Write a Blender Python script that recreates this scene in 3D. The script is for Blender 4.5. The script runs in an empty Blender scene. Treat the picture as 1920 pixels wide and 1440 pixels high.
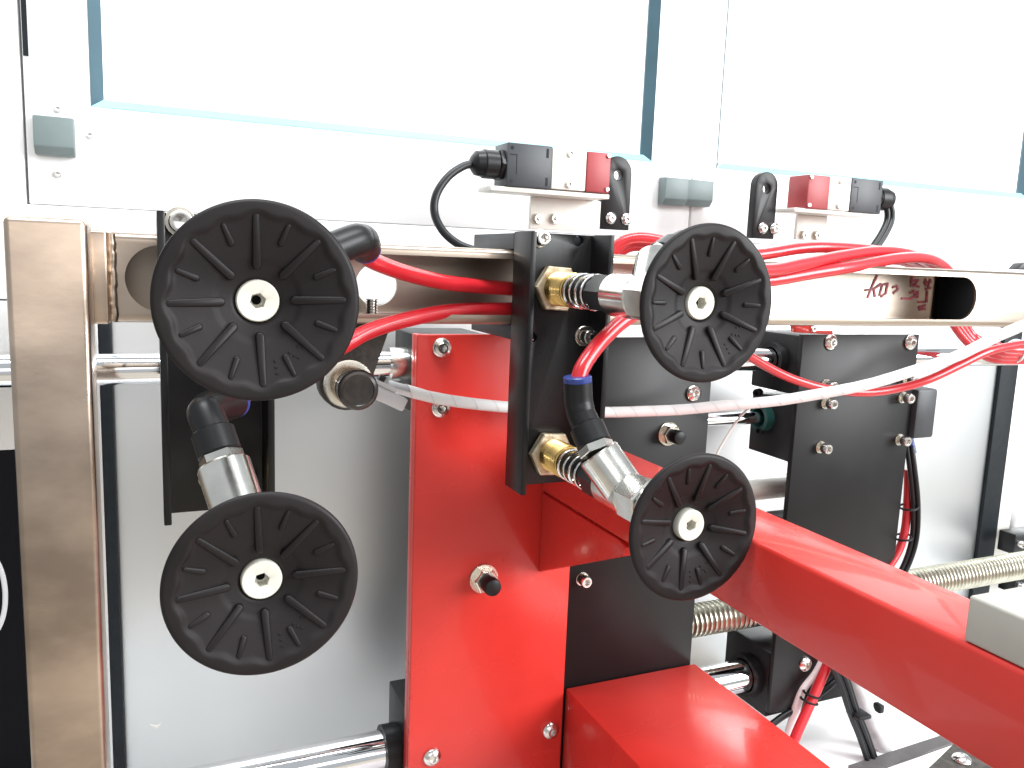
import bpy, bmesh, math, random
from mathutils import Vector, Matrix
R = math.radians
random.seed(4)
S = 0.001                     # everything below is measured in millimetres
scn = bpy.context.scene
col = scn.collection

# ------------------------------------------------------------------ camera, light, exposure
cd = bpy.data.cameras.new('camera'); cam = bpy.data.objects.new('camera', cd); col.objects.link(cam)
cd.sensor_width = 36.0; cd.lens = 28.93; cd.clip_start = 0.01; cd.clip_end = 60
right = Vector((0.91634882, -0.39857165, 0.03801948)); up = Vector((0.02434618, 0.1502517, 0.98834796))
back = right.cross(up).normalized(); up = back.cross(right).normalized()
cam.matrix_world = Matrix(((right.x, up.x, back.x, 0), (right.y, up.y, back.y, 0), (right.z, up.z, back.z, 0), (0, 0, 0, 1)))
scn.camera = cam

w = bpy.data.worlds.new('World'); scn.world = w; w.use_nodes = True
bg = w.node_tree.nodes['Background']; bg.inputs[0].default_value = (0.93, 0.97, 1.0, 1); bg.inputs[1].default_value = 0.42

def area(name, loc, target, sx, sy, power, color):
    l = bpy.data.lights.new(name, 'AREA'); l.shape = 'RECTANGLE'; l.size = sx; l.size_y = sy
    l.energy = power; l.color = color
    o = bpy.data.objects.new(name, l); col.objects.link(o); o.location = loc
    o.rotation_euler = (Vector(target) - Vector(loc)).to_track_quat('-Z', 'Y').to_euler()
area('ceiling_lamp', (0.25, -0.1, 2.3), (0.35, 0.55, 0), 2.6, 0.5, 75, (0.95, 0.98, 1.0))
area('hall_window', (2.9, -2.0, 0.95), (0.45, 0.6, 0.0), 2.2, 2.0, 150, (0.97, 0.99, 1.0))
area('front_fill_lamp', (0.2, -3.6, 1.15), (0.3, 0.6, 0.0), 5.0, 1.3, 26, (1.0, 0.95, 0.90))  # added fill behind the camera for frontal light and reflection bands
scn.view_settings.view_transform = 'Standard'; scn.view_settings.look = 'None'
scn.view_settings.exposure = 0.5; scn.view_settings.gamma = 1.0
scn.render.engine = 'CYCLES'
scn.cycles.max_bounces = 8

# ------------------------------------------------------------------ materials (procedural)
def mat(name, color, rough=0.5, metal=0.0, spec=0.5, noise=0.0, nscale=60, bump=0.0, bscale=400, stretch=(1, 1, 1),
        rvar=0.0, coat=0.0, emit=0.0, trans=0.0, color2=None, sss=0.0, aniso=0.0, detail=4):
    m = bpy.data.materials.new(name); m.use_nodes = True
    nt = m.node_tree; p = nt.nodes['Principled BSDF']
    p.inputs['Base Color'].default_value = (*color, 1); p.inputs['Roughness'].default_value = rough
    p.inputs['Metallic'].default_value = metal; p.inputs['Specular IOR Level'].default_value = spec
    p.inputs['Coat Weight'].default_value = coat; p.inputs['Coat Roughness'].default_value = 0.06
    p.inputs['Transmission Weight'].default_value = trans
    if emit: p.inputs['Emission Color'].default_value = (1, 1, 1, 1); p.inputs['Emission Strength'].default_value = emit
    if sss:
        p.inputs['Subsurface Weight'].default_value = sss; p.inputs['Subsurface Radius'].default_value = (0.004, 0.003, 0.003)
    if aniso: p.inputs['Anisotropic'].default_value = aniso
    tc = nt.nodes.new('ShaderNodeTexCoord'); mp = nt.nodes.new('ShaderNodeMapping')
    mp.inputs['Scale'].default_value = stretch
    nt.links.new(tc.outputs['Object'], mp.inputs['Vector'])
    def nz(scale, det=detail):
        n = nt.nodes.new('ShaderNodeTexNoise'); n.inputs['Scale'].default_value = scale; n.inputs['Detail'].default_value = det
        nt.links.new(mp.outputs[0], n.inputs['Vector']); return n
    if noise or color2:
        n = nz(nscale); mx = nt.nodes.new('ShaderNodeMix'); mx.data_type = 'RGBA'
        c2 = color2 or tuple(min(1, c * (1 + noise)) for c in color)
        c1 = color if color2 else tuple(c * (1 - noise) for c in color)
        mx.inputs['A'].default_value = (*c1, 1); mx.inputs['B'].default_value = (*c2, 1)
        cr = nt.nodes.new('ShaderNodeMapRange'); cr.inputs['From Min'].default_value = 0.35; cr.inputs['From Max'].default_value = 0.65
        nt.links.new(n.outputs['Fac'], cr.inputs['Value']); nt.links.new(cr.outputs[0], mx.inputs['Factor'])
        nt.links.new(mx.outputs['Result'], p.inputs['Base Color'])
    if rvar:
        n = nz(nscale * 0.6); cr = nt.nodes.new('ShaderNodeMapRange')
        cr.inputs['From Min'].default_value = 0.3; cr.inputs['From Max'].default_value = 0.7
        cr.inputs['To Min'].default_value = max(0.02, rough - rvar); cr.inputs['To Max'].default_value = rough + rvar
        nt.links.new(n.outputs['Fac'], cr.inputs['Value']); nt.links.new(cr.outputs[0], p.inputs['Roughness'])
    if bump:
        n = nz(bscale, 3); b = nt.nodes.new('ShaderNodeBump'); b.inputs['Strength'].default_value = bump
        b.inputs['Distance'].default_value = 0.0006
        nt.links.new(n.outputs['Fac'], b.inputs['Height']); nt.links.new(b.outputs[0], p.inputs['Normal'])
    return m
M = dict(
    white=mat('white_paint', (0.90, 0.905, 0.905), 0.45, noise=0.02, nscale=8),
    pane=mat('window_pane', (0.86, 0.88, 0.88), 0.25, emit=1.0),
    gasket=mat('slate_gasket', (0.050, 0.105, 0.135), 0.30, spec=0.7, noise=0.12, nscale=12),
    gasket_lit=mat('lit_gasket_cyan', (0.25, 0.55, 0.62), 0.30, noise=0.06, nscale=10),  # bottom gasket colour with the backlit edge glow painted in
    conduit=mat('grey_conduit', (0.50, 0.50, 0.51), 0.45, noise=0.12, nscale=90),
    sage=mat('sage_block', (0.155, 0.195, 0.195), 0.45, noise=0.05, nscale=40),
    seam=mat('seam_grey', (0.42, 0.43, 0.44), 0.6),
    rubber=mat('black_rubber', (0.0110, 0.0088, 0.0093), 0.48, spec=0.22, noise=0.2, nscale=30, rvar=0.14, bump=0.06, bscale=900),
    rubber_dark=mat('rubber_strip', (0.006, 0.009, 0.012), 0.55, spec=0.25, noise=0.2, nscale=90),
    nylon=mat('cream_nylon', (0.66, 0.645, 0.57), 0.40, noise=0.05, nscale=90, rvar=0.06),
    brass=mat('brass', (0.68, 0.46, 0.17), 0.26, 1.0, noise=0.15, nscale=120, rvar=0.08),
    brass_nut=mat('tarnished_brass', (0.80, 0.70, 0.52), 0.45, 0.7, color2=(0.52, 0.41, 0.27), nscale=170, rvar=0.15, bump=0.35, bscale=420),
    zinc=mat('zinc_plate', (0.74, 0.74, 0.70), 0.20, 1.0, noise=0.10, nscale=50, rvar=0.09, bump=0.05, bscale=250),
    spring=mat('spring_steel', (0.78, 0.78, 0.78), 0.16, 1.0),
    screw=mat('screw_steel', (0.74, 0.72, 0.69), 0.20, 1.0, noise=0.06, nscale=150, rvar=0.06),
    washer=mat('washer_steel', (0.72, 0.68, 0.60), 0.24, 1.0, noise=0.10, nscale=120, rvar=0.08),
    chrome=mat('hard_chrome', (0.82, 0.83, 0.85), 0.06, 1.0, rvar=0.03, nscale=20),
    leadscrew=mat('lead_screw', (0.46, 0.445, 0.36), 0.32, 1.0, noise=0.12, nscale=80),
    black=mat('black_enamel', (0.006, 0.006, 0.0065), 0.33, spec=0.30, noise=0.25, nscale=25, rvar=0.08, bump=0.10, bscale=700),
    black_sheet=mat('black_anodised', (0.007, 0.0065, 0.007), 0.36, spec=0.30, noise=0.2, nscale=12, rvar=0.07),
    slate_plastic=mat('slate_plastic', (0.036, 0.040, 0.046), 0.45, noise=0.08, nscale=60, bump=0.05, bscale=1200),
    plastic=mat('black_plastic', (0.008, 0.0085, 0.0095), 0.38, spec=0.35, rvar=0.06, nscale=40),
    blue=mat('blue_collar', (0.03, 0.055, 0.25), 0.35),
    red=mat('red_enamel', (0.60, 0.034, 0.026), 0.30, spec=0.38, noise=0.05, nscale=14, rvar=0.14, bump=0.045, bscale=130, coat=0.25),
    hose=mat('red_hose', (0.58, 0.018, 0.028), 0.28, spec=0.55, noise=0.07, nscale=30, coat=0.3, sss=0.0),
    switch_red=mat('switch_red', (0.33, 0.045, 0.050), 0.45, noise=0.05, nscale=50),
    cream=mat('cream_metal', (0.74, 0.72, 0.66), 0.40, noise=0.04, nscale=40),
    steel=mat('brushed_stainless', (0.66, 0.53, 0.425), 0.30, 1.0, color2=(0.31, 0.25, 0.205), nscale=17, rvar=0.10, bump=0.08, bscale=300, stretch=(0.6, 1, 1), detail=6),  # darker second tone imitates bands of reflected surroundings
    steel_bar=mat('brushed_bar', (0.52, 0.445, 0.375), 0.33, 1.0, color2=(0.34, 0.275, 0.225), nscale=14, rvar=0.08, bump=0.07, bscale=260, stretch=(0.12, 1, 1)),
    weld=mat('weld_bead', (0.42, 0.34, 0.275), 0.38, 1.0, noise=0.3, nscale=90, bump=0.3, bscale=300),
    panel=mat('satin_panel', (0.68, 0.69, 0.69), 0.42, 1.0, noise=0.03, nscale=5, rvar=0.04, stretch=(1, 1, 0.2)),
    cast=mat('cast_iron', (0.055, 0.048, 0.042), 0.58, noise=0.4, nscale=130, bump=0.9, bscale=330, spec=0.5),
    bronze=mat('bronze_bush', (0.50, 0.38, 0.25), 0.24, 1.0, noise=0.2, nscale=70),
    spiral=mat('white_sleeve', (0.80, 0.80, 0.80), 0.38, noise=0.03, nscale=60, spec=0.5),
    milky=mat('milky_plastic', (0.78, 0.80, 0.82), 0.25, trans=0.25, sss=0.2),
    wire_white=mat('white_wire', (0.75, 0.75, 0.72), 0.5),
    cable=mat('black_cable', (0.008, 0.009, 0.011), 0.36, spec=0.4),
    fog=mat('grey_block', (0.43, 0.415, 0.375), 0.55, noise=0.05, nscale=35, bump=0.05, bscale=500),
    strip=mat('grey_strip', (0.09, 0.085, 0.085), 0.55, noise=0.1, nscale=60),
    tan=mat('tan_sheet', (0.55, 0.49, 0.42), 0.5, noise=0.04, nscale=40),
    marker=mat('red_marker', (0.42, 0.085, 0.115), 0.5, noise=0.3, nscale=200),
    void=mat('near_black', (0.004, 0.004, 0.005), 0.9, spec=0.1),  # also paints the shade in the bar end and the hub hole
    cap_brown=mat('brown_cap', (0.030, 0.024, 0.021), 0.22, spec=0.6, noise=0.3, nscale=120),
    green=mat('green_seal', (0.01, 0.06, 0.055), 0.4),
    concrete=mat('shop_floor', (0.42, 0.37, 0.31), 0.45, noise=0.12, nscale=3),
)

# ------------------------------------------------------------------ mesh builder
class MB:
    def __init__(s): s.v = []; s.f = []
    def add(s, vs, fs):
        o = len(s.v); s.v += [tuple(v) for v in vs]; s.f += [[i + o for i in f] for f in fs]; return s
    def loft(s, rings, cap0=True, cap1=True, closed=True):
        n = len(rings[0]); vs = [p for r in rings for p in r]; fs = []
        for k in range(len(rings) - 1):
            for i in range(n if closed else n - 1):
                j = (i + 1) % n; fs.append([k * n + i, k * n + j, (k + 1) * n + j, (k + 1) * n + i])
        if cap0: fs.append(list(range(n))[::-1])
        if cap1: fs.append([(len(rings) - 1) * n + i for i in range(n)])
        return s.add(vs, fs)
    @staticmethod
    def frame(d):
        d = Vector(d).normalized(); a = Vector((0, 0, 1)) if abs(d.z) < 0.9 else Vector((1, 0, 0))
        u = d.cross(a).normalized(); return d, u, d.cross(u)
    def lathe(s, p0, d, prof, n=28, caps=True, rot=0.0):
        d, u, v = MB.frame(d); p0 = Vector(p0)
        rings = [[p0 + d * t + (u * math.cos(a) + v * math.sin(a)) * max(r, 1e-3) for a in [2 * math.pi * i / n + rot for i in range(n)]] for t, r in prof]
        return s.loft(rings, caps, caps)
    def cyl(s, p0, p1, r, r1=None, n=28, ch=0.0, rot=0.0):
        p0 = Vector(p0); p1 = Vector(p1); L = (p1 - p0).length; r1 = r if r1 is None else r1
        prof = [(0, r - ch), (ch, r), (L - ch, r1), (L, r1 - ch)] if ch else [(0, r), (L, r1)]
        return s.lathe(p0, p1 - p0, prof, n, True, rot)
    def hexa(s, p0, p1, rc, ch=0.8, rot=0.0): return s.cyl(p0, p1, rc, n=6, ch=ch, rot=rot)
    def pipe(s, p0, p1, r, ri, n=32):          # hollow ring
        p0 = Vector(p0); p1 = Vector(p1); L = (p1 - p0).length
        d, u, v = MB.frame(p1 - p0)
        rings = []
        for t, q in ((0, ri), (0, r), (L, r), (L, ri), (0, ri)):
            rings.append([p0 + d * t + (u * math.cos(a) + v * math.sin(a)) * q for a in [2 * math.pi * i / n for i in range(n)]])
        return s.loft(rings, False, False)
    def tube(s, pts, r, n=14, sub=8, raw=False):
        P = [Vector(p) for p in pts]; rr = r if isinstance(r, (list, tuple)) else [r] * len(P)
        if raw: C = P; RR = list(rr)
        else:
            C = []; RR = []
            E = [P[0] * 2 - P[1]] + P + [P[-1] * 2 - P[-2]]
            for i in range(len(P) - 1):
                a, b, c, d = E[i:i + 4]
                for k in range(sub):
                    t = k / sub
                    C.append(0.5 * ((2 * b) + (c - a) * t + (2 * a - 5 * b + 4 * c - d) * t * t + (3 * b - a - 3 * c + d) * t ** 3))
                    RR.append(rr[i] * (1 - t) + rr[i + 1] * t)
            C.append(P[-1]); RR.append(rr[-1])
        rings = []; u = None
        for i, c in enumerate(C):
            d = (C[min(i + 1, len(C) - 1)] - C[max(i - 1, 0)]).normalized()
            if u is None: _, u, _ = MB.frame(d)
            u = (u - d * u.dot(d)).normalized(); v = d.cross(u)
            rings.append([c + (u * math.cos(2 * math.pi * k / n) + v * math.sin(2 * math.pi * k / n)) * RR[i] for k in range(n)])
        return s.loft(rings)
    def box(s, x0, x1, y0, y1, z0, z1):
        vs = [(x, y, z) for x in (x0, x1) for y in (y0, y1) for z in (z0, z1)]
        return s.add(vs, [[0, 1, 3, 2], [4, 6, 7, 5], [0, 4, 5, 1], [2, 3, 7, 6], [0, 2, 6, 4], [1, 5, 7, 3]])
    def prism(s, xz, y0, y1):
        return s.loft([[(x, y0, z) for x, z in xz], [(x, y1, z) for x, z in xz]])
    def prismx(s, yz, x0, x1):
        return s.loft([[(x0, y, z) for y, z in yz], [(x1, y, z) for y, z in yz]])

def raw_mesh(name, mb, off=(0, 0, 0), bevel=0.0, seg=2, ang=32):
    bm = bmesh.new()
    vs = [bm.verts.new(((v[0] - off[0]) * S, (v[1] - off[1]) * S, (v[2] - off[2]) * S)) for v in mb.v]
    for f in mb.f:
        try: bm.faces.new([vs[i] for i in f])
        except ValueError: pass
    bmesh.ops.recalc_face_normals(bm, faces=bm.faces)
    do_bevel(bm, bevel, seg)
    me = bpy.data.meshes.new(name); bm.to_mesh(me); bm.free(); return shade(me, ang)
def do_bevel(bm, bevel, seg):
    if not bevel: return
    es = [e for e in bm.edges if len(e.link_faces) == 2 and e.calc_face_angle(0) > R(32)]
    bmesh.ops.bevel(bm, geom=es, offset=bevel * S, segments=seg, profile=0.5, affect='EDGES', clamp_overlap=True)
def shade(me, ang=32):
    me.polygons.foreach_set('use_smooth', [True] * len(me.polygons)); me.set_sharp_from_angle(angle=R(ang)); me.update(); return me
def cut_mesh(me, cutters, off, bevel=0.0, seg=2):
    t = bpy.data.objects.new('temp', me); col.objects.link(t); tmp = [t]
    for c in cutters:
        o = bpy.data.objects.new('temp', raw_mesh('temp', c, off)); col.objects.link(o); tmp.append(o)
        mo = t.modifiers.new('b', 'BOOLEAN'); mo.operation = 'DIFFERENCE'; mo.solver = 'EXACT'; mo.object = o
    bpy.context.view_layer.update()
    dg = bpy.context.evaluated_depsgraph_get()
    out = bpy.data.meshes.new_from_object(t.evaluated_get(dg)); out.name = me.name
    for o in tmp: bpy.data.objects.remove(o)
    bm = bmesh.new(); bm.from_mesh(out); do_bevel(bm, bevel, seg); bm.to_mesh(out); bm.free()
    return shade(out)

ORI = {}
def tag(o, label, cat, group=None, kind=None):
    if label: o['label'] = label
    if cat: o['category'] = cat
    if group: o['group'] = group
    if kind: o['kind'] = kind
    return o
def thing(name, label, cat, loc, group=None):
    o = bpy.data.objects.new(name, None); col.objects.link(o); o.empty_display_size = 0.02
    o.location = Vector(loc) * S; ORI[o.name] = Vector(loc)
    return tag(o, label, cat, group)
def part(name, mb, m, parent, bevel=0.0, cuts=(), seg=2, ang=32, label=None):
    off = ORI[parent.name]
    me = raw_mesh(name, mb, off, 0 if cuts else bevel, seg, ang)
    if cuts: me = cut_mesh(me, cuts, off, bevel, seg)
    me.materials.clear(); me.materials.append(M[m])
    o = bpy.data.objects.new(name, me); col.objects.link(o); o.parent = parent; ORI[o.name] = off
    if label: o['label'] = label
    return o
def solo(name, mb, m, label, cat, loc, group=None, bevel=0.0, kind=None):        # a thing that is one mesh
    me = raw_mesh(name, mb, loc, bevel); me.materials.append(M[m])
    o = bpy.data.objects.new(name, me); col.objects.link(o); o.location = Vector(loc) * S; ORI[o.name] = Vector(loc)
    return tag(o, label, cat, group, kind)
def stadium(x0, x1, zc, r, n=20):
    a = [(x1 - r + r * math.cos(t), zc + r * math.sin(t)) for t in [-math.pi / 2 + math.pi * i / n for i in range(n + 1)]]
    return a + [(x0 + r + r * math.cos(t), zc + r * math.sin(t)) for t in [math.pi / 2 + math.pi * i / n for i in range(n + 1)]]

# fasteners: meshes are made once, each points along -Y from the surface it sits on
def hexring(af, y, n=24):
    out = []
    for i in range(n):
        a = 2 * math.pi * i / n; k = ((a + math.pi / 6) % (math.pi / 3)) - math.pi / 6
        r = af / 2 / math.cos(k); out.append((r * math.cos(a), y, r * math.sin(a)))
    return out
def cring(r, y, n=24): return [(r * math.cos(2 * math.pi * i / n), y, r * math.sin(2 * math.pi * i / n)) for i in range(n)]
FM = {}
def fmesh(key, rings, m):
    me = raw_mesh(key, MB().loft(rings, True, True), ang=40); me.materials.append(M[m]); FM[key] = me
fmesh('button', [cring(7.9, 0), cring(8, -0.5)] + [cring(8 * math.cos(t), -0.5 - 4.4 * math.sin(t)) for t in (0.25, 0.5, 0.75, 0.95)] + [cring(4.0, -4.7), hexring(5.2, -4.7), hexring(5.1, -1.6), cring(0.4, -1.2)], 'screw')
fmesh('cap', [cring(5, 0), cring(5, -6.3), cring(4.5, -6.9), cring(3.4, -7), hexring(5.2, -6.9), hexring(5.1, -3), cring(0.4, -2.6)], 'screw')
fmesh('cap_big', [cring(6.3, 0), cring(6.3, -7.2), cring(5.8, -7.9), cring(4.5, -8), hexring(6.4, -7.9), hexring(6.3, -3), cring(0.4, -2.5)], 'screw')
fmesh('cap_dark', [cring(4, 0), cring(4, -8.5), cring(3.6, -9), cring(2.9, -9), hexring(4.2, -9), hexring(4.1, -5), cring(0.4, -4.8)], 'plastic')
fmesh('small', [cring(3.0, 0), cring(3.0, -2.2), cring(2.6, -2.7), cring(1.9, -2.8), hexring(2.8, -2.7), hexring(2.7, -1), cring(0.3, -0.9)], 'screw')
fmesh('washer', [cring(5.1, 0), cring(7.2, 0), cring(7.2, -1.3), cring(6.9, -1.6), cring(4.9, -1.6)], 'washer')
fmesh('washer_small', [cring(4.2, 0), cring(6.2, 0), cring(6.2, -1.0), cring(5.9, -1.3), cring(4.2, -1.3)], 'washer')
fmesh('washer_big', [cring(6, 0), cring(8.4, 0), cring(8.4, -1.2), cring(8.1, -1.6), cring(6, -1.6)], 'washer')
fmesh('washer_stud', [cring(6, 0), cring(11, 0), cring(11, -1.6), cring(10.7, -2), cring(6, -2)], 'washer')
fmesh('nut', [[(9.0 * math.cos(R(60 * i + 12)), y, 9.0 * math.sin(R(60 * i + 12))) for i in range(6)] for y in (0, -6.6)] + [[(8.3 * math.cos(R(60 * i + 12)), -7.2, 8.3 * math.sin(R(60 * i + 12))) for i in range(6)]], 'washer')
fmesh('stud', [cring(6.3, 0), cring(6.3, -9), cring(5.9, -10.4), cring(4.9, -11)], 'plastic')
def inst(name, key, parent, pos, ry=None, sc=1.0, sub=False):
    o = bpy.data.objects.new(name, FM[key]); col.objects.link(o); o.parent = parent
    o.location = (Vector(pos) - (ORI[parent.name] if not sub else Vector((0, 0, 0)))) * S
    o.rotation_euler = (0, random.uniform(0, 6) if ry is None else ry, 0); o.scale = (sc,) * 3
    return o
def button(parent, pos): return inst('button_screw', 'button', parent, pos)
def capscrew(parent, pos, key='cap', wash='washer', lift=1.6):
    o = inst('cap_screw', key, parent, (pos[0], pos[1] - lift, pos[2]))
    if wash: inst('washer', wash, o, (0, lift, 0), 0.0, sub=True)
    return o
def studnut(parent, pos, k=1.0):
    x, y, z = pos
    o = inst('washer', 'washer_stud', parent, pos, 0.0, k)
    inst('nut', 'nut', parent, (x, y - 2 * k, z), 0.3, k)
    inst('stud_end', 'stud', parent, (x, y - 9 * k, z), 0.0, k)

# ------------------------------------------------------------------ enclosure behind the machine
YW = 760.0
floor = solo('floor', MB().box(-4000, 4000, -4000, 3000, -1060, -1050), 'concrete', None, None, (0, 0, -1050), kind='structure')

def xz(p): return (p[0], p[2])
def door(label, x0, x1, z0, z1, wx0, wx1, wz0, wz1):
    d = thing('enclosure_door', label, 'door', ((x0 + x1) / 2, YW, z0), 'white doors of the machine enclosure')
    part('door_leaf', MB().prism([(x0, z0), (x1, z0), (x1, z1), (x0, z1)], YW, YW + 26), 'white', d, 1.5, [MB().box(wx0, wx1, YW - 10, YW + 40, wz0, wz1)])
    g = 9.0
    a = [(wx0, wz0), (wx1, wz0), (wx1, wz1), (wx0, wz1)]; b = [(wx0 + g, wz0 + g * .68), (wx1 - g, wz0 + g * .68), (wx1 - g, wz1 - g), (wx0 + g, wz1 - g)]
    ring = lambda ps, y: [(x, y, z) for x, z in ps]
    o1 = [a[1], a[2], a[3], a[0]]; o2 = [b[1], b[2], b[3], b[0]]
    part('window_gasket', MB().loft([ring(o1, YW + 1), ring(o1, YW - .4), ring(o2, YW + 8), ring(o2, YW + 12)], False, False, False), 'gasket', d)
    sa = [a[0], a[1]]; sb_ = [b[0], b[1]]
    part('gasket_lit_bottom', MB().loft([ring(sa, YW + 1), ring(sa, YW - .6), ring(sb_, YW + 2), ring(sb_, YW + 12)], False, False, False), 'gasket_lit', d)  # bottom gasket strip, pale cyan to imitate its backlit glow
    part('window_pane', MB().box(wx0 + 1, wx1 - 1, YW + 10, YW + 16, wz0 + 1, wz1 - 1), 'pane', d)
    return d
dl = (-86.0, 760.0, 30.4); dm = (539.8, 760.0, 95.7); w0 = (-39.8, 760.0, 109.4); w1 = (486.0, 760.0, 107.6); v0 = (570.0, 760.0, 105.3); v1 = (1078.2, 760.0, 105.3)
ztop = 480.0
doorL = door('white enclosure door with large slate edged window on the left', dl[0], dm[0] - 1.2, dl[2], ztop, w0[0], w1[0], w0[2], ztop - 40)
doorR = door('white enclosure door on the right behind the switch with the red left end', dm[0] + 1.2, 1220.0, dl[2], ztop, v0[0], v1[0], w0[2], ztop - 40)
for p in ((-63.2, 760.0, 104.5), (-41.3, 760.0, 86.6), (-65.1, 760.0, 54.5)): inst('corner_screw', 'small', doorL, p, sc=0.9)
inst('corner_screw', 'small', doorR, (553.7, 760.0, 105.1), sc=0.5)
fx = dl[0] - 2.0
post = solo('door_post', MB().box(fx - 330, fx, YW + 2, YW + 26, -45, ztop), 'white', 'white enclosure post left of the big door, dark slot at its top', 'post', (fx - 100, YW, -45), bevel=1)
s0 = (-82.7, 760.0, 142.0)
slot = part('slot', MB().box(s0[0] - 2.6, s0[0] + 1.0, YW - 1.2, YW + 3, s0[2], ztop), 'rubber_dark', post)
hdr = solo('frame_rail', MB().box(fx - 330, 1240, YW, YW + 26, -45, dl[2] - .4), 'white', 'white horizontal frame rail below the enclosure doors', 'rail', (300, YW, -45), bevel=1.2)
def block(a, b, label, g=None):
    x0, x1 = a[0], b[0]; z1, z0 = a[2], b[2]
    mb = MB().prismx([(YW - 1, z1), (YW - 15, z1 - 1), (YW - 15, z0 + 6), (YW - 10, z0), (YW - 1, z0)], x0, x1)
    solo('stop_block', mb, 'sage', label, 'block', ((x0 + x1) / 2, YW, z0), 'grey green blocks on the enclosure doors', bevel=0.8)
block((-79.6, 745.0, 97.8), (-51.8, 745.0, 68.1), 'grey green square block at left below three small door screws')
block((496.2, 745.0, 94.1), (524.7, 745.0, 65.3), 'grey green block just left of the seam between the two doors')
block((523.7, 745.0, 93.9), (557.2, 745.0, 66.1), 'grey green block just right of the seam between the two doors')

# lower satin panel with gaskets
pa = (-31.0, 760.0, -133.0); pb = (1068.0, 760.0, -171.7); ga = (-40.3, 760.0, -132.7); gb = (1103.3, 760.0, -173.0)
ZB = -500.0
rear = thing('rear_panel', 'satin metal panel with black rubber edges behind the red carriage', 'panel', (300, YW, ZB))
part('sheet', MB().box(pa[0], pb[0], YW + 3, YW + 9, ZB, -46), 'panel', rear, 1.0)
part('edge_gasket', MB().box(ga[0], pa[0] - .2, YW - 2, YW + 9, ZB, -46), 'rubber_dark', rear, 1.0)
part('edge_gasket', MB().box(pb[0] + .2, gb[0], YW - 2, YW + 9, ZB, -46), 'rubber_dark', rear, 1.0)
ch = (-5.4, 763.0, -431.9)
part('paint_chip', MB().prism([(ch[0] - 5, ch[2] + 2.6), (ch[0] + .5, ch[2] + .6), (ch[0] + 5, ch[2] + 2.2), (ch[0] + 1, ch[2] - 2.4)], YW + 2.4, YW + 3.2), 'cream', rear)
sp = solo('frame_post', MB().box(ga[0] - 60, ga[0] - .4, YW - 1, YW + 20, ZB, -46), 'panel', 'pale metal frame post between stainless column and black gasket', 'post', (ga[0] - 30, YW, ZB), bevel=1)
sp2 = solo('frame_post', MB().box(gb[0] + .4, gb[0] + 27, YW - 1, YW + 20, ZB, -46), 'cream', 'pale frame post at right edge beside black gasket', 'post', (gb[0] + 10, YW, ZB), bevel=1)
sp3 = solo('side_panel', MB().box(gb[0] + 27.4, gb[0] + 300, YW + 2, YW + 20, ZB, -46), 'panel', 'satin panel cut off by the right picture edge', 'panel', (gb[0] + 40, YW, ZB), bevel=1)
lp = (-109.8, 750.0, -167.5)
dark = solo('dark_panel', MB().box(lp[0] - 300, ga[0] - 62, YW - 1, YW + 18, ZB, lp[2]), 'void', 'black panel at the lower left picture edge behind the stainless column', 'panel', (lp[0], YW, ZB), bevel=1)
lp2 = solo('side_panel', MB().box(lp[0] - 300, ga[0] - 62, YW - 1, YW + 18, lp[2] + .5, -46), 'panel', 'pale panel at the left picture edge behind the column, above the black panel', 'panel', (lp[0], YW, lp[2]), bevel=1)
rc = (-111.3, 640.0, -242.3)
solo('clear_hose_loop', MB().tube([(rc[0] + 13 * math.cos(t), 640, rc[2] + 32 * math.sin(t)) for t in [2 * math.pi * i / 24 for i in range(25)]], 1.7, 10, 2), 'milky', 'milky white loop of hose at the lower left picture edge', 'hose', (rc[0], 640, rc[2] - 32))
base = solo('base_plate', MB().box(-400, 1400, 470, YW - 3, -512, -500), 'white', 'white base plate under the carriage at the lower right', 'plate', (500, 640, -512), bevel=1)

# ------------------------------------------------------------------ guide rods, ball screw
def rod(label, x0, x1, y, z, r, m, name='guide_rod', g='polished guide rods of the carriage'):
    return solo(name, MB().cyl((x0, y, z), (x1, y, z), r, n=48, ch=0.8), m, label, 'rod', (x0, y, z), g)
rod('upper polished chrome rod running behind column and both brackets', -260, 1150, 640, -86.3, 11.2, 'chrome')
rod('lowest thick chrome rod behind the foot of the red plate', -60, 585, 640, -421, 16.2, 'chrome')
rod('thin chrome rod entering the green seal of the right carriage', 470, 572, 650, -147, 6.2, 'chrome')
rod('chrome rod just above red beam left of the right carriage', 430, 690, 668, -229, 11, 'cream')
mb = MB(); pr = []
x = 380.0
while x < 1120:
    pr += [(x - 380, 15.0), (x - 380 + 1.6, 17.0), (x - 380 + 3.2, 17.0), (x - 380 + 4.6, 15.0), (x - 380 + 5.2, 14.6)]; x += 6.0
mb.lathe((380, 655, -358), (1, 0, 0), pr, 32)
solo('lead_screw', mb, 'leadscrew', 'threaded steel lead screw passing behind the red beam', 'lead screw', (380, 655, -358))

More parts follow.
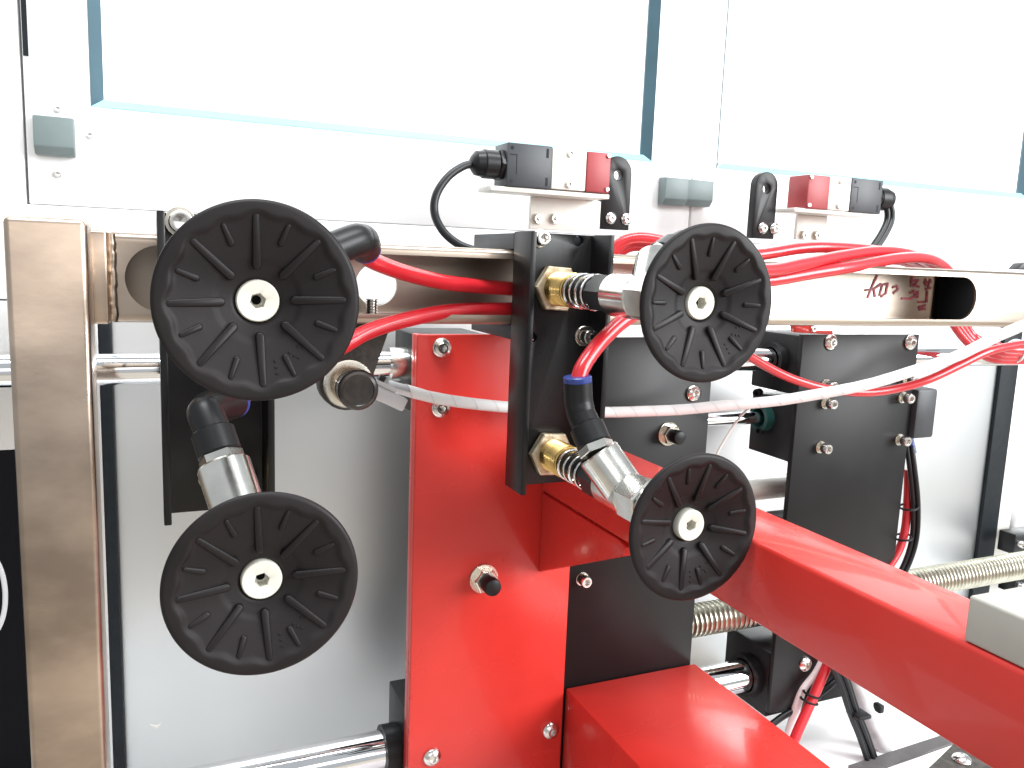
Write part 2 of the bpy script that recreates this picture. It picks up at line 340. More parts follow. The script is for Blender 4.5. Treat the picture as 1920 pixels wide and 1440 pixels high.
# ------------------------------------------------------------------ stainless frame
fr = thing('gripper_frame', 'brushed stainless column carrying the slotted horizontal bar', 'frame', (-45, 500, -480))
c0 = (-65.1, 470.0, -38.0); c1 = (-28.6, 470.0, -37.7); ct = (-45.4, 470.0, 12.6)
part('column', MB().box(c0[0], c1[0], 470, 508, -480, ct[2]), 'steel', fr, 3.2, seg=4)
YB = 512.0
b0 = (-18.4, 512.0, -17.3); bt = (90.3, 512.0, 7.8)[2]; bb = bt - 50.5
xr = (751.5, 512.0, -16.0)[0]
part('sleeve', MB().box(c1[0] - 8, (-20.8, 508.0, -11.4)[0], 508.6, 562, bb - .5, bt + .5), 'steel', fr, 2.0, seg=3)
wb = MB()
wx = (-20.2, 508.0, -11.4)[0]
zs = [bb + 1 + (bt - bb - 2) * i / 26 for i in range(27)]
wb.tube([(wx + 1.0 + random.uniform(-.35, .35), 511.2, z) for i, z in enumerate(zs)], [2.3 + random.uniform(-.12, .12) for i in range(27)], 12, 3)
part('weld_bead', wb, 'weld', fr)
sl0 = (-13.1, 512.0, -20.1)[0]; sl1 = (676.7, 512.0, -15.4)[0]
zc = (bt + bb) / 2; rs = 18.8
def rrect(y0, y1, z0, z1, r, n=6):
    out = []
    for cy, cz, a0 in ((y1 - r, z1 - r, 0), (y0 + r, z1 - r, 90), (y0 + r, z0 + r, 180), (y1 - r, z0 + r, 270)):
        out += [(cy + r * math.cos(R(a0 + 90 * i / n)), cz + r * math.sin(R(a0 + 90 * i / n))) for i in range(n + 1)]
    return out
outer = rrect(YB, YB + 50, bb, bt, 4.5); inner = rrect(YB + 2.2, YB + 47.8, bb + 2.2, bt - 2.2, 2.4)
mb = MB()
L0, L1 = wx + .5, xr
rings = [[(L0, y, z) for y, z in inner], [(L0, y, z) for y, z in outer], [(L1, y, z) for y, z in outer], [(L1, y, z) for y, z in inner], [(L0, y, z) for y, z in inner]]
mb.loft(rings, False, False)
hc = (142.6, 560.0, -19.5)
cuts = [MB().prism(stadium(sl0, sl1, zc, rs), YB - 5, YB + 8), MB().cyl((hc[0], YB + 40, hc[2]), (hc[0], YB + 60, hc[2]), 14.5, n=40)]
part('crossbar', mb, 'steel_bar', fr, 0, cuts)
bolt = (135.7, 545.0, -35.5)
pr = []
t = 0
while t < 22: pr += [(t, 3.2), (t + .9, 4.3), (t + 1.7, 3.2)]; t += 1.8
part('threaded_stud', MB().lathe((bolt[0], 545, bb + 2.5), (0, 0, 1), [(t_, r_) for t_, r_ in pr if t_ < 12], 18), 'screw', fr, ang=15)
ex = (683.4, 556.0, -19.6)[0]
part('slot_shade', MB().box(ex, xr - 1, 556, 559.6, bb + 2.6, bt - 2.6), 'void', fr, .4)  # near-black slab on the rear wall paints the shaded slot end
strokes = [[(655, 255), (628, 340), (600, 450)], [(575, 388), (640, 375), (690, 330)], [(640, 372), (655, 440)], [(690, 340), (745, 322), (738, 410), (704, 440)], [(705, 332), (690, 430)],
           [(790, 352), (820, 340), (832, 368), (800, 404)], [(935, 250), (940, 340)], [(930, 292), (990, 282), (960, 330), (1002, 340)], [(930, 400), (1000, 388)], [(870, 452), (940, 455), (990, 420), (960, 380)],
           [(1000, 400), (1000, 440)], [(1050, 270), (1060, 330)], [(1040, 302), (1100, 290)], [(1090, 270), (1080, 340)], [(1060, 360), (1100, 350)], [(1075, 380), (1080, 480)], [(1010, 482), (1060, 480)], [(1020, 530), (1070, 512), (1030, 550), (1075, 546)]]
o0 = (591.0, 559.0, 0.2); o1 = (678.5, 559.0, -32.5)
def wpt(u, v): return (o0[0] + (u - 562) / (1120 - 562) * (o1[0] - o0[0]), o0[2] + (v - 250) / (572 - 250) * (o1[2] - o0[2]))
mb = MB()
for st in strokes:
    q = [wpt(*p) for p in st]
    for (xa, za), (xb, zb) in zip(q, q[1:]):
        L = math.hypot(xb - xa, zb - za); nx, nz = -(zb - za) / L * 1.1, (xb - xa) / L * 1.1; ex_, ez_ = (xb - xa) / L * .6, (zb - za) / L * .6
        mb.prism([(xa + nx - ex_, za + nz - ez_), (xb + nx + ex_, zb + nz + ez_), (xb - nx + ex_, zb - nz + ez_), (xa - nx - ex_, za - nz - ez_)], 559.2 - random.uniform(.05, .25), 559.7)
part('marker_writing', mb, 'marker', fr, label='faded red marker scribble inside the slot')

# ------------------------------------------------------------------ channel brackets
def bracket(x0, label, screws, holes):
    x1 = x0 + 60.2; zt, zb = 19.7, -154.5; t = 4.0
    b = thing('channel_bracket', label, 'bracket', ((x0 + x1) / 2, 507, zb), 'black channel brackets clamped on the bar')
    prof = [(x0, 484), (x0 + t, 484), (x0 + t, 507), (x1 - t, 507), (x1 - t, 482), (x1, 482), (x1, 511.6), (x0, 511.6)]
    mb = MB().loft([[(x, y, zb) for x, y in prof], [(x, y, zt) for x, y in prof]])
    part('channel', mb, 'black', b, 0.7, [MB().cyl((h[0], 490, h[1]), (h[0], 520, h[1]), h[2], n=28) for h in holes])
    m2 = MB()
    m2.box(x0 + .4, x1 - .4, 513, 588, bt + .3, zt - .8)
    m2.box(x0 + .4, x1 - .4, 513, 588, bb - 10, bb - .3)
    m2.box(x0 + .4, x1 - .4, 566, 588, bb - .3, bt + .3)
    part('clamp', m2, 'slate_plastic', b, 0.6)
    for s in screws: capscrew(b, s[0], *s[1:])
    return b
bracket(223.4, 'black channel bracket on the right half of the bar beside the red plate', [((240.2, 507.0, 15.9), 'cap', 'washer_small', 0.4), ((277.3, 507.0, -49.9), 'cap', 'washer', 3.0)],
        [((269.8, 507.0, 15.4)[0], (269.8, 507.0, 15.4)[2], 3.6), ((239.3, 507.0, -50.6)[0] - 1, (239.3, 507.0, -50.6)[2], 3.2)])
bracket(3.8, 'black channel bracket on the left half of the bar beside the stainless column', [((16.2, 507.0, 14.8), 'cap_big', 'washer_big', 1.6)], [])

# ------------------------------------------------------------------ suction cups
def disc_mesh():
    NR, NA = 46, 192; mb = MB(); rings = []
    rad = [8.6, 8.8, 9.4] + [10 + (36.4 - 10) * i / 34 for i in range(35)] + [37.2, 38, 38.8, 39.4, 39.8, 40]
    def h(r, a):
        e = 35.3 + 0.75 * math.cos(16 * a) + 0.5 * math.cos(8 * a)
        cone = 0.65 + 6.7 * max(0, min(1, (37 - r) / 27)) ** 0.95
        k = max(0, min(1, (e - r) / 2.6)); k = k * k * (3 - 2 * k)
        y = 0.35 + (cone - 0.35) * k + 0.25 * max(0, r - 36) / 4
        k2 = max(0, min(1, (17.5 - r) / 2.0)); y += 0.5 * k2
        if r < 9.6: y += (9.6 - r) * 2.0
        if r > 38.5: y += ((r - 38.5) / 1.5) ** 2 * 0.9
        return y
    for r in rad: rings.append([(r * math.cos(a), h(r, a), r * math.sin(a)) for a in [2 * math.pi * i / NA for i in range(NA)]])
    for r, y in ((40.1, 2.2), (39.6, 3.2), (36, 4.2), (28, 7.0), (20, 11.0), (15, 17), (13, 24), (12.5, 34)):
        rings.append([(r * math.cos(a), y, r * math.sin(a)) for a in [2 * math.pi * i / NA for i in range(NA)]])
    mb.loft(rings, False, True); return mb
DISC = raw_mesh('rubber_disc', disc_mesh(), ang=50); DISC.materials.append(M['rubber'])
def rib_mesh(r0, r1, hw):
    mb = MB(); n = 8
    def outline(y, g): 
        out = [(r0 + hw - (hw - g) * math.sin(t), y, (hw - g) * math.cos(t)) for t in [math.pi * i / n for i in range(n + 1)]]
        w2 = hw * 0.82 - g
        out += [(r1 - hw + w2 * math.sin(t), y, -w2 * math.cos(t)) for t in [math.pi * i / n for i in range(n + 1)]]
        return [(q[0], q[1] + (35 - q[0]) * 0.185, q[2]) for q in out]
    mb.loft([outline(5.0, -.15), outline(1.5, 0), outline(1.0, .2), outline(0.8, .6)], False, True); return mb
RIBL = raw_mesh('rib', rib_mesh(12.6, 34.9, 1.8), ang=45); RIBL.materials.append(M['rubber'])
RIBS = raw_mesh('rib', rib_mesh(23.5, 33.4, 1.35), ang=45); RIBS.materials.append(M['rubber'])
mb = MB()
for a_, r_ in ((-52, 24), (-49, 25.5), (-46.5, 27), (-44, 28.5), (-62, 24), (-60, 26), (-58, 27.5), (-78, 25), (-78.5, 27.5), (-79, 30)):
    mb.lathe((r_ * math.cos(R(a_)), .8 + 6.6 * ((37 - r_) / 27) ** .95 + .3, r_ * math.sin(R(a_))), (0, -1, 0), [(0, .62), (.5, .62), (.8, .4)], 8)
MARKS = raw_mesh('moulded_marks', mb); MARKS.materials.append(M['rubber'])
HUB = raw_mesh('hub_screw', MB().loft([cring(8.3, 9, 48), cring(8.4, 1.0, 48), cring(8.15, 0.55, 48), cring(7.9, 0.3, 48), cring(3.5, 0.3, 48), hexring(5.6, .5, 48), hexring(5.4, 6, 48), cring(1.9, 6.2, 48), cring(1.8, 22, 48)], True, True), ang=40)
HUB.materials.append(M['nylon'])
HOLE = raw_mesh('air_hole_shade', MB().cyl((0, 5.4, 0), (0, 6.1, 0), 1.7, n=24)); HOLE.materials.append(M['void'])  # near-black disc paints the dark depth of the hub hole
def sub(name, me, parent, root):
    o = bpy.data.objects.new(name, me); col.objects.link(o); o.parent = parent; ORI[o.name] = ORI[root.name]; return o
def cup(c, label, ang, fit, hub=0.0):
    k = thing('suction_cup', label, 'suction cup', c, 'black suction cups on spring plungers')
    x, y, z = c
    d = sub('rubber_disc', DISC, k, k)
    for i in range(16):
        r = sub('rib', RIBL if i % 2 == 0 else RIBS, d, k)
        r.rotation_euler = (0, -R(22.5 * i), 0)
    sub('moulded_marks', MARKS, d, k)
    d.rotation_euler = (0, -R(ang), 0); d.scale = (.9825, 1, .9825)
    h = sub('hub_screw', HUB, k, k); h.rotation_euler = (0, R(ang + 13), 0); h.location.y = hub * S
    sub('air_hole_shade', HOLE, h, k)
    def Y(t): return (x, y + 6 + t, z)
    part('knurled_ring', MB().lathe(Y(28), (0, 1, 0), [(0, 12.4), (.8, 12.9), (7.2, 12.9), (8, 12.4)], 60), 'zinc', k)
    part('hex_base', MB().hexa(Y(36), Y(56), 14.6, 1.0, 0.3), 'zinc', k)
    part('body', MB().cyl(Y(56), Y(84), 13, n=36, ch=0.8), 'zinc', k)
    part('hex_collar', MB().hexa(Y(84.3), Y(104), 12.4, 0.8, 0.1), 'plastic', k)
    part('guide_pin', MB().cyl(Y(103), Y(138), 7.8, n=28), 'plastic', k)
    pts = []
    for i in range(4 * 24 + 1):
        a = 2 * math.pi * i / 24; yy = 104.5 + 31 * i / 96
        if i > 84: yy = 104.5 + 31 * 84 / 96 + (i - 84) * .1
        pts.append((x + 10.7 * math.cos(a), y + 6 + yy, z + 10.7 * math.sin(a)))
    part('spring', MB().tube(pts, 0.95, 8, raw=True), 'spring', k)
    pr = [(0, 10.6), (.6, 11.4)]
    t = 1.2
    while t < 25: pr += [(t, 11.5), (t + .8, 10.7), (t + 1.6, 11.5)]; t += 1.7
    part('threaded_sleeve', MB().lathe(Y(135.6), (0, 1, 0), pr, 36), 'brass', k, ang=15)
    part('lock_nut', MB().hexa(Y(160), Y(166.8), 16.8, 0.9, 0.05), 'brass_nut', k)
    if fit:
        a, b, cc, dd, e = [Vector(p) for p in fit]
        u = (b - a).normalized()
        part('branch', MB().lathe(a, u, [(0, 12.6), ((b - a).length - 1, 12.9), ((b - a).length, 12.2)], 36), 'zinc', k)
        u2 = (cc - b).normalized(); L = (cc - b).length
        part('hex_neck', MB().hexa(b, b + u2 * 5.2, 11.0, 0.5, 0.4), 'zinc', k)
        f = part('elbow_fitting', MB().lathe(b + u2 * 5.2, u2, [(0, 9.6), (.6, 10.6), (L - 6.2, 10.6), (L - 5.2, 9.4)], 32), 'plastic', k)
        q = [b + u2 * (L - 6), cc, cc.lerp(dd, .75) , dd + (cc - dd).normalized() * 2.0 + (e - dd).normalized() * 2.0, dd.lerp(e, .3), e]
        part('elbow_bend', MB().tube(q, 8.9, 28, 6), 'plastic', f)
        u3 = (e - dd).normalized()
        part('release_ring', MB().lathe(e, u3, [(-.5, 8.4), (0, 8.7), (3.0, 8.7), (3.6, 8.1), (3.7, 5.2)], 28), 'blue', f)
    return k
C_UL, C_LL, C_UR, C_LR = (39.0, 334.0, -19.4), (39.7, 334.0, -135.8), (252.7, 334.0, -17.2), (254.7, 334.0, -132.4)
cup(C_UL, 'large black suction cup upper left, in front of the bar end near the column', 2,
    [(C_UL[0], 398, C_UL[2]), (63.4, 418.0, -6.8), (85.8, 430.0, 2.4), (103.1, 438.0, 9.2), (108.3, 452.0, 4.7)], 7.0)
cup(C_LL, 'black suction cup lower left, with metal branch and elbow above it', 4,
    [(C_LL[0], 396, C_LL[2]), (30.8, 418.0, -104.5), (26.5, 428.0, -89.2), (23.1, 436.0, -79.4), (39.2, 462.0, -81.4)], 6.2)
cup(C_UR, 'black suction cup upper right, on a horizontal plunger before the bar', 22,
    [(C_UR[0], 388, C_UR[2]), (270.3, 410.0, 2.6), (291.1, 425.0, 10.1), (310.2, 440.0, 15.8), (329.9, 450.0, 14.3)], 7.0)
cup(C_LR, 'black suction cup lower right, in front of the red beam', -11,
    [(C_LR[0], 404, C_LR[2]), (241.8, 417.0, -110.8), (239.0, 428.0, -96.0), (236.6, 434.0, -86.9), (234.9, 434.0, -70.5)], 4.6)

# ------------------------------------------------------------------ red carriage with beam
YP = 600.0
x0 = 184.8; x1 = 326.8; zt = -57.6
car = thing('red_carriage', 'red enamelled carriage plate with square beam reaching toward the camera', 'carriage', (256, YP, -480))
prof = [(x0, zt), (x1, zt), (x1, -480), (x0, -480)]
part('face_plate', MB().prism(prof, YP, YP + 5), 'red', car, 1.2, seg=3)
part('side_flange', MB().box(x0 + .2, x0 + 5, YP + 5.2, YP + 15, -480, zt - .3), 'red', car, 1)
part('reflection_blocker', MB().box(x0 + 5.3, x1 - .5, YP + 5.3, YP + 11, -480, zt - 1), 'black_sheet', car, .6)  # added unseen plate, keeps red out of the rear panel reflection
bx0, bx1, bz1, bz0 = 295.6, 340.6, -144.3, -188.8
part('square_beam', MB().box(bx0, bx1, 60, YP - .3, bz0, bz1), 'red', car, 2.4, seg=3)
gx = bx0 + .6
part('gusset', MB().prismx([(YP - .3, bz0 - 1.6), (476, bz0 - 1.6), (466, bz0 - 4), (469, bz0 - 11), (YP - .3, -260)], gx, gx + 8), 'red', car, 1.0)
for p in ((204.5, 600.0, -68.0), (204.9, 600.0, -115.2), (315.1, 600.0, -409.3), (205.3, 600.0, -410.4)): button(car, p)
studnut(car, (245.8, 600.0, -259.4), 1.15)
blk = thing('grey_cap_block', 'pale grey block lying across the red beam at the right edge', 'block', (bx0 + 25, 150, bz1))
yb1 = 212
part('block_body', MB().prism([(bx0 + 1, bz1 + .3), (bx1 + 22, bz1 + .3), (bx1 + 22, bz1 + 19.5), (bx0 + 1, bz1 + 19.5)], 60, yb1), 'fog', blk, 1.2, seg=3)

lx0, lx1, lz = 330.4, 470.5, -374.7
solo('red_box_beam', MB().box(lx0, lx1, 200, 605, lz - 140, lz), 'red', 'wide red box beam at the bottom, lower than the square beam', 'beam', (400, 400, lz - 140), bevel=2.0)

# ------------------------------------------------------------------ black carriage plates
mid = thing('black_carriage', 'black carriage plate between red plate and lower right suction cup', 'carriage', (400, 606, -480))
part('face_plate', MB().box(328, 466, 606, 612, -480, -61), 'black_sheet', mid, 0.8)
button(mid, (446.9, 606.0, -111.4))
studnut(mid, (422.3, 606.0, -147.6))
capscrew(mid, (342.2, 606.0, -274.2), 'cap', 'washer_small', 3)
rt = thing('black_carriage', 'black carriage plate on the right with bearing housings and cable bundle beside it', 'carriage', (650, 606, -430))
px0, px1 = 569.0, 723.5
part('face_plate', MB().box(px0, px1, 606, 612, (631.5, 606.0, -447.5)[2], -58.5), 'black_sheet', rt, 0.8)
for p in ((603.8, 606.0, -66.1), (710.6, 606.0, -66.6), (610.8, 606.0, -400.3)): button(rt, p)
for p in ((605.1, 606.0, -125.6), (708.6, 606.0, -123.5), (603.6, 606.0, -170.0), (710.6, 606.0, -168.1), (602.9, 606.0, -108.0), (711.9, 606.0, -105.2)): capscrew(rt, p, 'cap', 'washer_small', 5)
def housing(parent, x0, x1, z0, z1, y1, zr, rr, yr=640, seal='plastic'):
    h = part('bearing_housing', MB().box(x0, x1, 612.4, y1, z0, z1), 'plastic', parent, 1.5)
    if rr > 5: part('bush', MB().pipe((x0 - 9, yr, zr), (x0 + .5, yr, zr), rr, rr - 4.5), seal, h)
    return h
housing(rt, px0 + 1, px0 + 70, -118, -60, 676, -86.3, 17)
housing(rt, px0 + 1, px0 + 60, -185, -124, 672, -147, 14, 650, 'green')
housing(rt, px0 + 1, px0 + 70, -455, -385, 682, -421, 22)
housing(rt, px0 + 3, px0 + 60, -330, -243, 640, -270, 4, 628)
hl = thing('black_bearing_block', 'black bearing block behind the upper left corner of the red plate', 'bearing', (215, 640, -120), 'bearing blocks behind the red plate')
def housing2(h, x0, z0, z1, zr, rr):
    b = part('block', MB().box(x0, x0 + 60, 606, 672, z0, z1), 'plastic', h, 1.5)
    part('bush', MB().pipe((x0 - 14, 640, zr), (x0 + .5, 640, zr), rr, rr - 4), 'zinc' if rr < 15 else 'plastic', h)
housing2(hl, 187.5, -122, -59, -86.3, 14.5)
hl2 = thing('black_bearing_block', 'black bearing block behind the lower left edge of the red plate', 'bearing', (215, 640, -470), 'bearing blocks behind the red plate')
housing2(hl2, 187.5, -468, -376, -421, 20.5)
sb = (731.1, 612.0, -115.0); sb1 = (769.3, 612.0, -167.2)
solo('switch_box', MB().box(724.2, 724.2 + 29, 600, 660, sb1[2], sb[2]), 'slate_plastic', 'slate grey box fixed to the right edge of the right black plate', 'box', (735, 620, sb1[2]), bevel=3)
# dark screws of the lower bushing and the small valve under it
for i, p in enumerate(((566.8, 650.0, -160.0), (579.8, 625.0, -166.4), (560.0, 650.0, -120.8))):
    o = inst('bush_screw', 'cap_dark', rt, p); o.rotation_euler = (0, 0, R(-60))
vp = (592.4, 630.0, -177.0)
vv = thing('air_valve', 'small black and steel air valve under the bushing of the right black plate', 'valve', (vp[0], 630, vp[2] - 26))
part('cap', MB().cyl(vp, (vp[0], 630, vp[2] - 10), 7.5, n=20, ch=.6), 'plastic', vv)
part('stem', MB().lathe((vp[0], 630, vp[2] - 10.2), (0, 0, -1), [(0, 5.2), (4, 5.2), (4.6, 3.0), (8, 3.0), (8.6, 4.6), (12, 4.6), (12.6, 2), (15, 2), (15.4, 5.0), (17, 5.0)], 18), 'screw', vv)
rb = thing('red_clip', 'small orange red clip with screw under the bar above the right black plate', 'clip', (569.1, 600.0, -58.2))
ra = (547.9, 600.0, -48.2); rb1 = (596.2, 600.0, -57.7)
part('clip_body', MB().prism([(ra[0], ra[2]), (rb1[0] - 26, ra[2]), (rb1[0] - 22, rb1[2] + 4), (rb1[0], rb1[2] + 4), (rb1[0], rb1[2]), (ra[0] + 3, rb1[2] + 2)], 596, 603), 'red', rb, .8)
inst('clip_screw', 'small', rb, (570.5, 596.0, -52.3))

# ------------------------------------------------------------------ pivot arm under the left end of the red plate
pv = thing('pivot_arm', 'rough black cast arm with capped bolt between upper left cup and red plate', 'arm', (124.6, 560.0, -106.2))
cy = (123.3, 560.0, -87.4)
a = (155.2, 560.0, -48.2); b = (104.2, 560.0, -48.4); t1 = (142.5, 560.0, -94.3)
rad = 19.5
poly = [(b[0] + 14, b[2] + 6), (a[0], a[2] + 6)] + [(cy[0] + rad * math.cos(R(t)), cy[2] + rad * math.sin(R(t))) for t in range(18, -200, -14)]
part('casting', MB().prism(poly[::-1], 560, 574), 'cast', pv, 1.2)
part('flange_washer', MB().lathe((cy[0], 559.8, cy[2]), (0, -1, 0), [(0, 17), (2.2, 17.2), (3.6, 16.4), (4.0, 14)], 40), 'washer', pv)
part('bush', MB().lathe((cy[0], 555.6, cy[2]), (0, -1, 0), [(0, 13), (4, 13), (4.6, 13.4), (18, 13.4), (18.6, 12.6), (20.5, 12.6)], 40), 'bronze', pv)
hx = []
part('bolt_cap', MB().loft([[(cy[0] + q[0], q[1], cy[2] + q[2]) for q in ring] for ring in (cring(13.4, 535), cring(13.6, 528.6), cring(12.4, 527.4), cring(10.6, 527.0), cring(10.0, 527.5), cring(6, 527.8), cring(.4, 527.9))]), 'cap_brown', pv)

# ------------------------------------------------------------------ safety switches and key plates
def switch(label, xa, xb, xc, xd, z0, z1, yf, side):
    s = thing('safety_switch', label, 'switch', ((xa + xd) / 2, yf + 14, z0), 'red and black safety switches on the door frame')
    h = part('black_housing', MB().box(min(xa, xb), max(xa, xb), yf, yf + 28, z0, z1), 'slate_plastic', s, 1.2)
    lo, hi = min(xa, xb), max(xa, xb)
    m2 = MB(); w_ = hi - lo
    for u, v in ((.10, .88), (.10, .12)): m2.cyl((lo + w_ * u, yf - .05, z0 + (z1 - z0) * v), (lo + w_ * u, yf + 3, z0 + (z1 - z0) * v), 1.7, n=14)
    m2.box(hi - w_ * .14, hi - w_ * .09, yf - .2, yf + 2, z0 + (z1 - z0) * .72, z0 + (z1 - z0) * .93)
    m2.box(hi - w_ * .14, hi - w_ * .09, yf - .2, yf + 2, z0 + (z1 - z0) * .06, z0 + (z1 - z0) * .26)
    m2.box(lo + w_ * .20, lo + w_ * .215, yf - .2, yf + 2, z0 + (z1 - z0) * .28, z0 + (z1 - z0) * .72)
    m2.box(lo + w_ * .05, lo + w_ * .215, yf - .2, yf + 2, z0 + (z1 - z0) * .72, z0 + (z1 - z0) * .74)
    part('housing_recess', m2, 'rubber_dark', h)
    md = part('pale_body', MB().box(min(xb, xc) + .2, max(xb, xc) - .2, yf + .5, yf + 27, z0 + .6, z1 - .6), 'cream', s, 0.8)
    rd = part('red_head', MB().box(min(xc, xd) + .2, max(xc, xd), yf - .3, yf + 28, z0 + .3, z1 - 1.0), 'switch_red', s, 1.4)
    xm = (xb + xc) / 2
    for zz in (z1 - 4.5, z0 + 5): inst('body_screw', 'small', s, (xm, yf + .5, zz))
    for zz in (z1 - 3.5, z0 + 3.5): inst('head_screw', 'small', rd, (xd - side * 3, yf - .3, zz), sc=.6)
    g = xa - side * 1
    zm = (z0 + z1) / 2
    gl = part('cable_gland', MB().cyl((xa, yf + 13, zm), (xa - side * 4, yf + 13, zm), 13.5, n=6, ch=.6), 'plastic', s)
    part('gland_nut', MB().lathe((xa - side * 4, yf + 13, zm), (-side, 0, 0), [(0, 10), (1, 12), (12, 12), (13, 11), (19, 10), (22, 6.5), (23.5, 4)], 24), 'plastic', gl)
    return s
YS = 640.0
def X(p): return p[0]
z1 = (291.2, 640.0, 96.5)[2]; z0 = (292.8, 640.0, 61.3)[2]
switch('safety switch with black left end and cable gland, red end to the right', (270.7, 640.0, 82.0)[0], (312.0, 640.0, 85.4)[0], (344.9, 640.0, 88.1)[0], (368.4, 640.0, 90.0)[0], z0, z1, YS, 1)
z1 = (647.2, 640.0, 95.8)[2]; z0 = (651.6, 640.0, 62.0)[2]
switch('safety switch with red left end, black end and cables to the right', (688.7, 640.0, 79.1)[0], (646.2, 640.0, 76.4)[0], (617.6, 640.0, 74.5)[0], (589.8, 640.0, 72.7)[0], z0, z1, YS, -1)
def keyplate(label, p0, p1, hole, scr, y):
    k = thing('key_plate', label, 'plate', ((p0[0] + p1[0]) / 2, y, p0[2]), 'black round topped plates beside the safety switches')
    xa, xb = p0[0], p1[0]; r = (xb - xa) / 2; zt = p1[2]
    poly = [(xa, p0[2]), (xb, p0[2])] + [((xa + xb) / 2 + r * math.cos(R(t)), zt - r + r * math.sin(R(t))) for t in range(0, 181, 12)]
    part('plate', MB().prism(poly, y, y + 9), 'black_sheet', k, .8, [MB().cyl((hole[0], y - 5, hole[2]), (hole[0], y + 12, hole[2]), 4.6, n=24)])
    for s in scr: inst('plate_screw', 'button', k, (s[0], y, s[2]), sc=.74)
keyplate('black round topped plate right of the switch with the black left end', (389.7, 690.0, 33.4), (420.7, 690.0, 101.4), (406.1, 690.0, 84.1), [(400.1, 690.0, 43.8), (417.0, 690.0, 43.8)], 690)
keyplate('black round topped plate left of the switch with the red left end', (543.4, 660.0, 31.7), (570.4, 660.0, 96.2), (556.9, 660.0, 79.8), [(555.6, 660.0, 41.7), (570.3, 660.0, 41.9)], 660)
def mount(label, p0, p1, scr, y, ledge):
    k = thing('switch_mount', label, 'plate', ((p0[0] + p1[0]) / 2, y, p1[2]), 'pale angle plates under the safety switches')
    part('plate', MB().box(p0[0], p1[0], y, y + 4, p1[2], p0[2]), 'cream', k, .6)
    part('ledge', MB().box(ledge[0], ledge[1], y - 26, y + 3.6, p0[2] + .2, p0[2] + 4.2), 'cream', k, .6)
    for s in scr:
        o = inst('hex_nut', 'nut', k, (s[0], y, s[2]), 0.2, .55); inst('stud_end', 'small', o, (0, -7, 0), 0.0, 1.2, sub=True)
mount('pale plate with two studs under the switch that has the black left end', (306.5, 668.0, 56.7), (376.4, 668.0, 28.9), [(313.6, 668.0, 37.9), (330.3, 668.0, 38.8)], 668, ((257.8, 660.0, 55.8)[0], (369.8, 660.0, 63.2)[0]))
mount('tan plate with two studs under the switch that has the red left end', (605.8, 668.0, 58.2), (645.8, 668.0, 33.2), [(615.8, 668.0, 37.9), (632.9, 668.0, 38.7)], 668, ((578.0, 660.0, 57.4)[0], (681.0, 660.0, 63.3)[0]))

# ------------------------------------------------------------------ hoses and cables
def hose(name, m, label, cat, pts, r, group=None, n=16):
    p0 = pts[0]
    return solo(name, MB().tube(pts, r, n, 8), m, label, cat, p0, group)
G = 'red air hoses'
hose('air_hose', 'hose', 'red hose from the upper left elbow to the right bracket, upper of two', 'hose', [(107.8, 450.0, 4.7), (111.0, 458.0, -0.5), (119.7, 466.0, -4.1), (141.1, 485.0, -9.5), (171.8, 505.0, -14.9), (203.4, 520.0, -17.5), (228.4, 528.0, -18.8), (253.9, 534.0, -20.0)], 4.9, G)
hose('air_hose', 'hose', 'red hose from behind the upper left cup to the right bracket, lower of two', 'hose', [(39.2, 462.0, -81.4), (51.8, 470.0, -75.1), (73.2, 474.0, -66.2), (102.1, 482.0, -53.5), (119.9, 490.0, -45.4), (146.6, 502.0, -39.1), (184.1, 518.0, -34.1), (229.0, 528.0, -33.2), (254.5, 534.0, -33.3)], 4.9, G)
hose('air_hose', 'hose', 'red hose curving up from the lower right elbow behind the upper right plunger', 'hose', [(234.9, 434.0, -70.5), (238.8, 436.0, -62.0), (247.5, 440.0, -53.1), (260.5, 446.0, -43.5), (277.4, 452.0, -33.6), (309.7, 462.0, -20.7), (347.7, 480.0, -13.6), (396.2, 495.0, -9.3), (435.1, 500.0, -6.5), (476.0, 505.0, -0.6), (527.0, 512.0, 6.3), (593.8, 530.0, 14.9), (652.9, 550.0, 17.3), (705.4, 572.0, 10.8), (754.0, 590.0, -9.5), (783.4, 600.0, -37.1)], 4.9, G)
hose('air_hose', 'hose', 'red hose from behind the upper right cup, middle of the run over the bar', 'hose', [(329.9, 450.0, 14.3), (352.4, 462.0, 8.8), (392.6, 480.0, 1.8), (425.6, 490.0, 1.1), (466.9, 502.0, 7.0), (520.5, 518.0, 14.6), (579.6, 535.0, 20.7), (641.3, 555.0, 19.7), (700.6, 580.0, 10.4), (745.0, 592.0, -9.8), (774.0, 602.0, -37.3)], 4.9, G)
hose('air_hose', 'hose', 'red hose arching over the bar from right bracket, topmost of the run', 'hose', [(324.2, 575.0, -10.0), (331.2, 572.0, 4.9), (340.2, 568.0, 17.3), (353.3, 562.0, 21.6), (374.3, 556.0, 19.2), (401.0, 550.0, 14.0), (436.5, 548.0, 11.2), (463.5, 548.0, 13.5), (506.1, 552.0, 20.0), (545.5, 556.0, 22.5), (606.6, 566.0, 22.2), (661.4, 578.0, 17.3), (727.9, 595.0, 0.4), (771.2, 606.0, -37.6)], 4.9, G)
hose('air_hose', 'hose', 'red hose just under the topmost hose beside the right bracket', 'hose', [(332.2, 580.0, -14.2), (338.2, 577.0, 2.2), (346.9, 573.0, 13.5), (359.9, 568.0, 16.5), (382.5, 560.0, 14.1), (416.5, 556.0, 6.1), (462.4, 552.0, 3.3), (511.6, 556.0, 4.8), (582.0, 566.0, 11.7), (670.0, 585.0, 13.4), (742.1, 602.0, -10.3), (792.9, 610.0, -40.6)], 4.6, G)
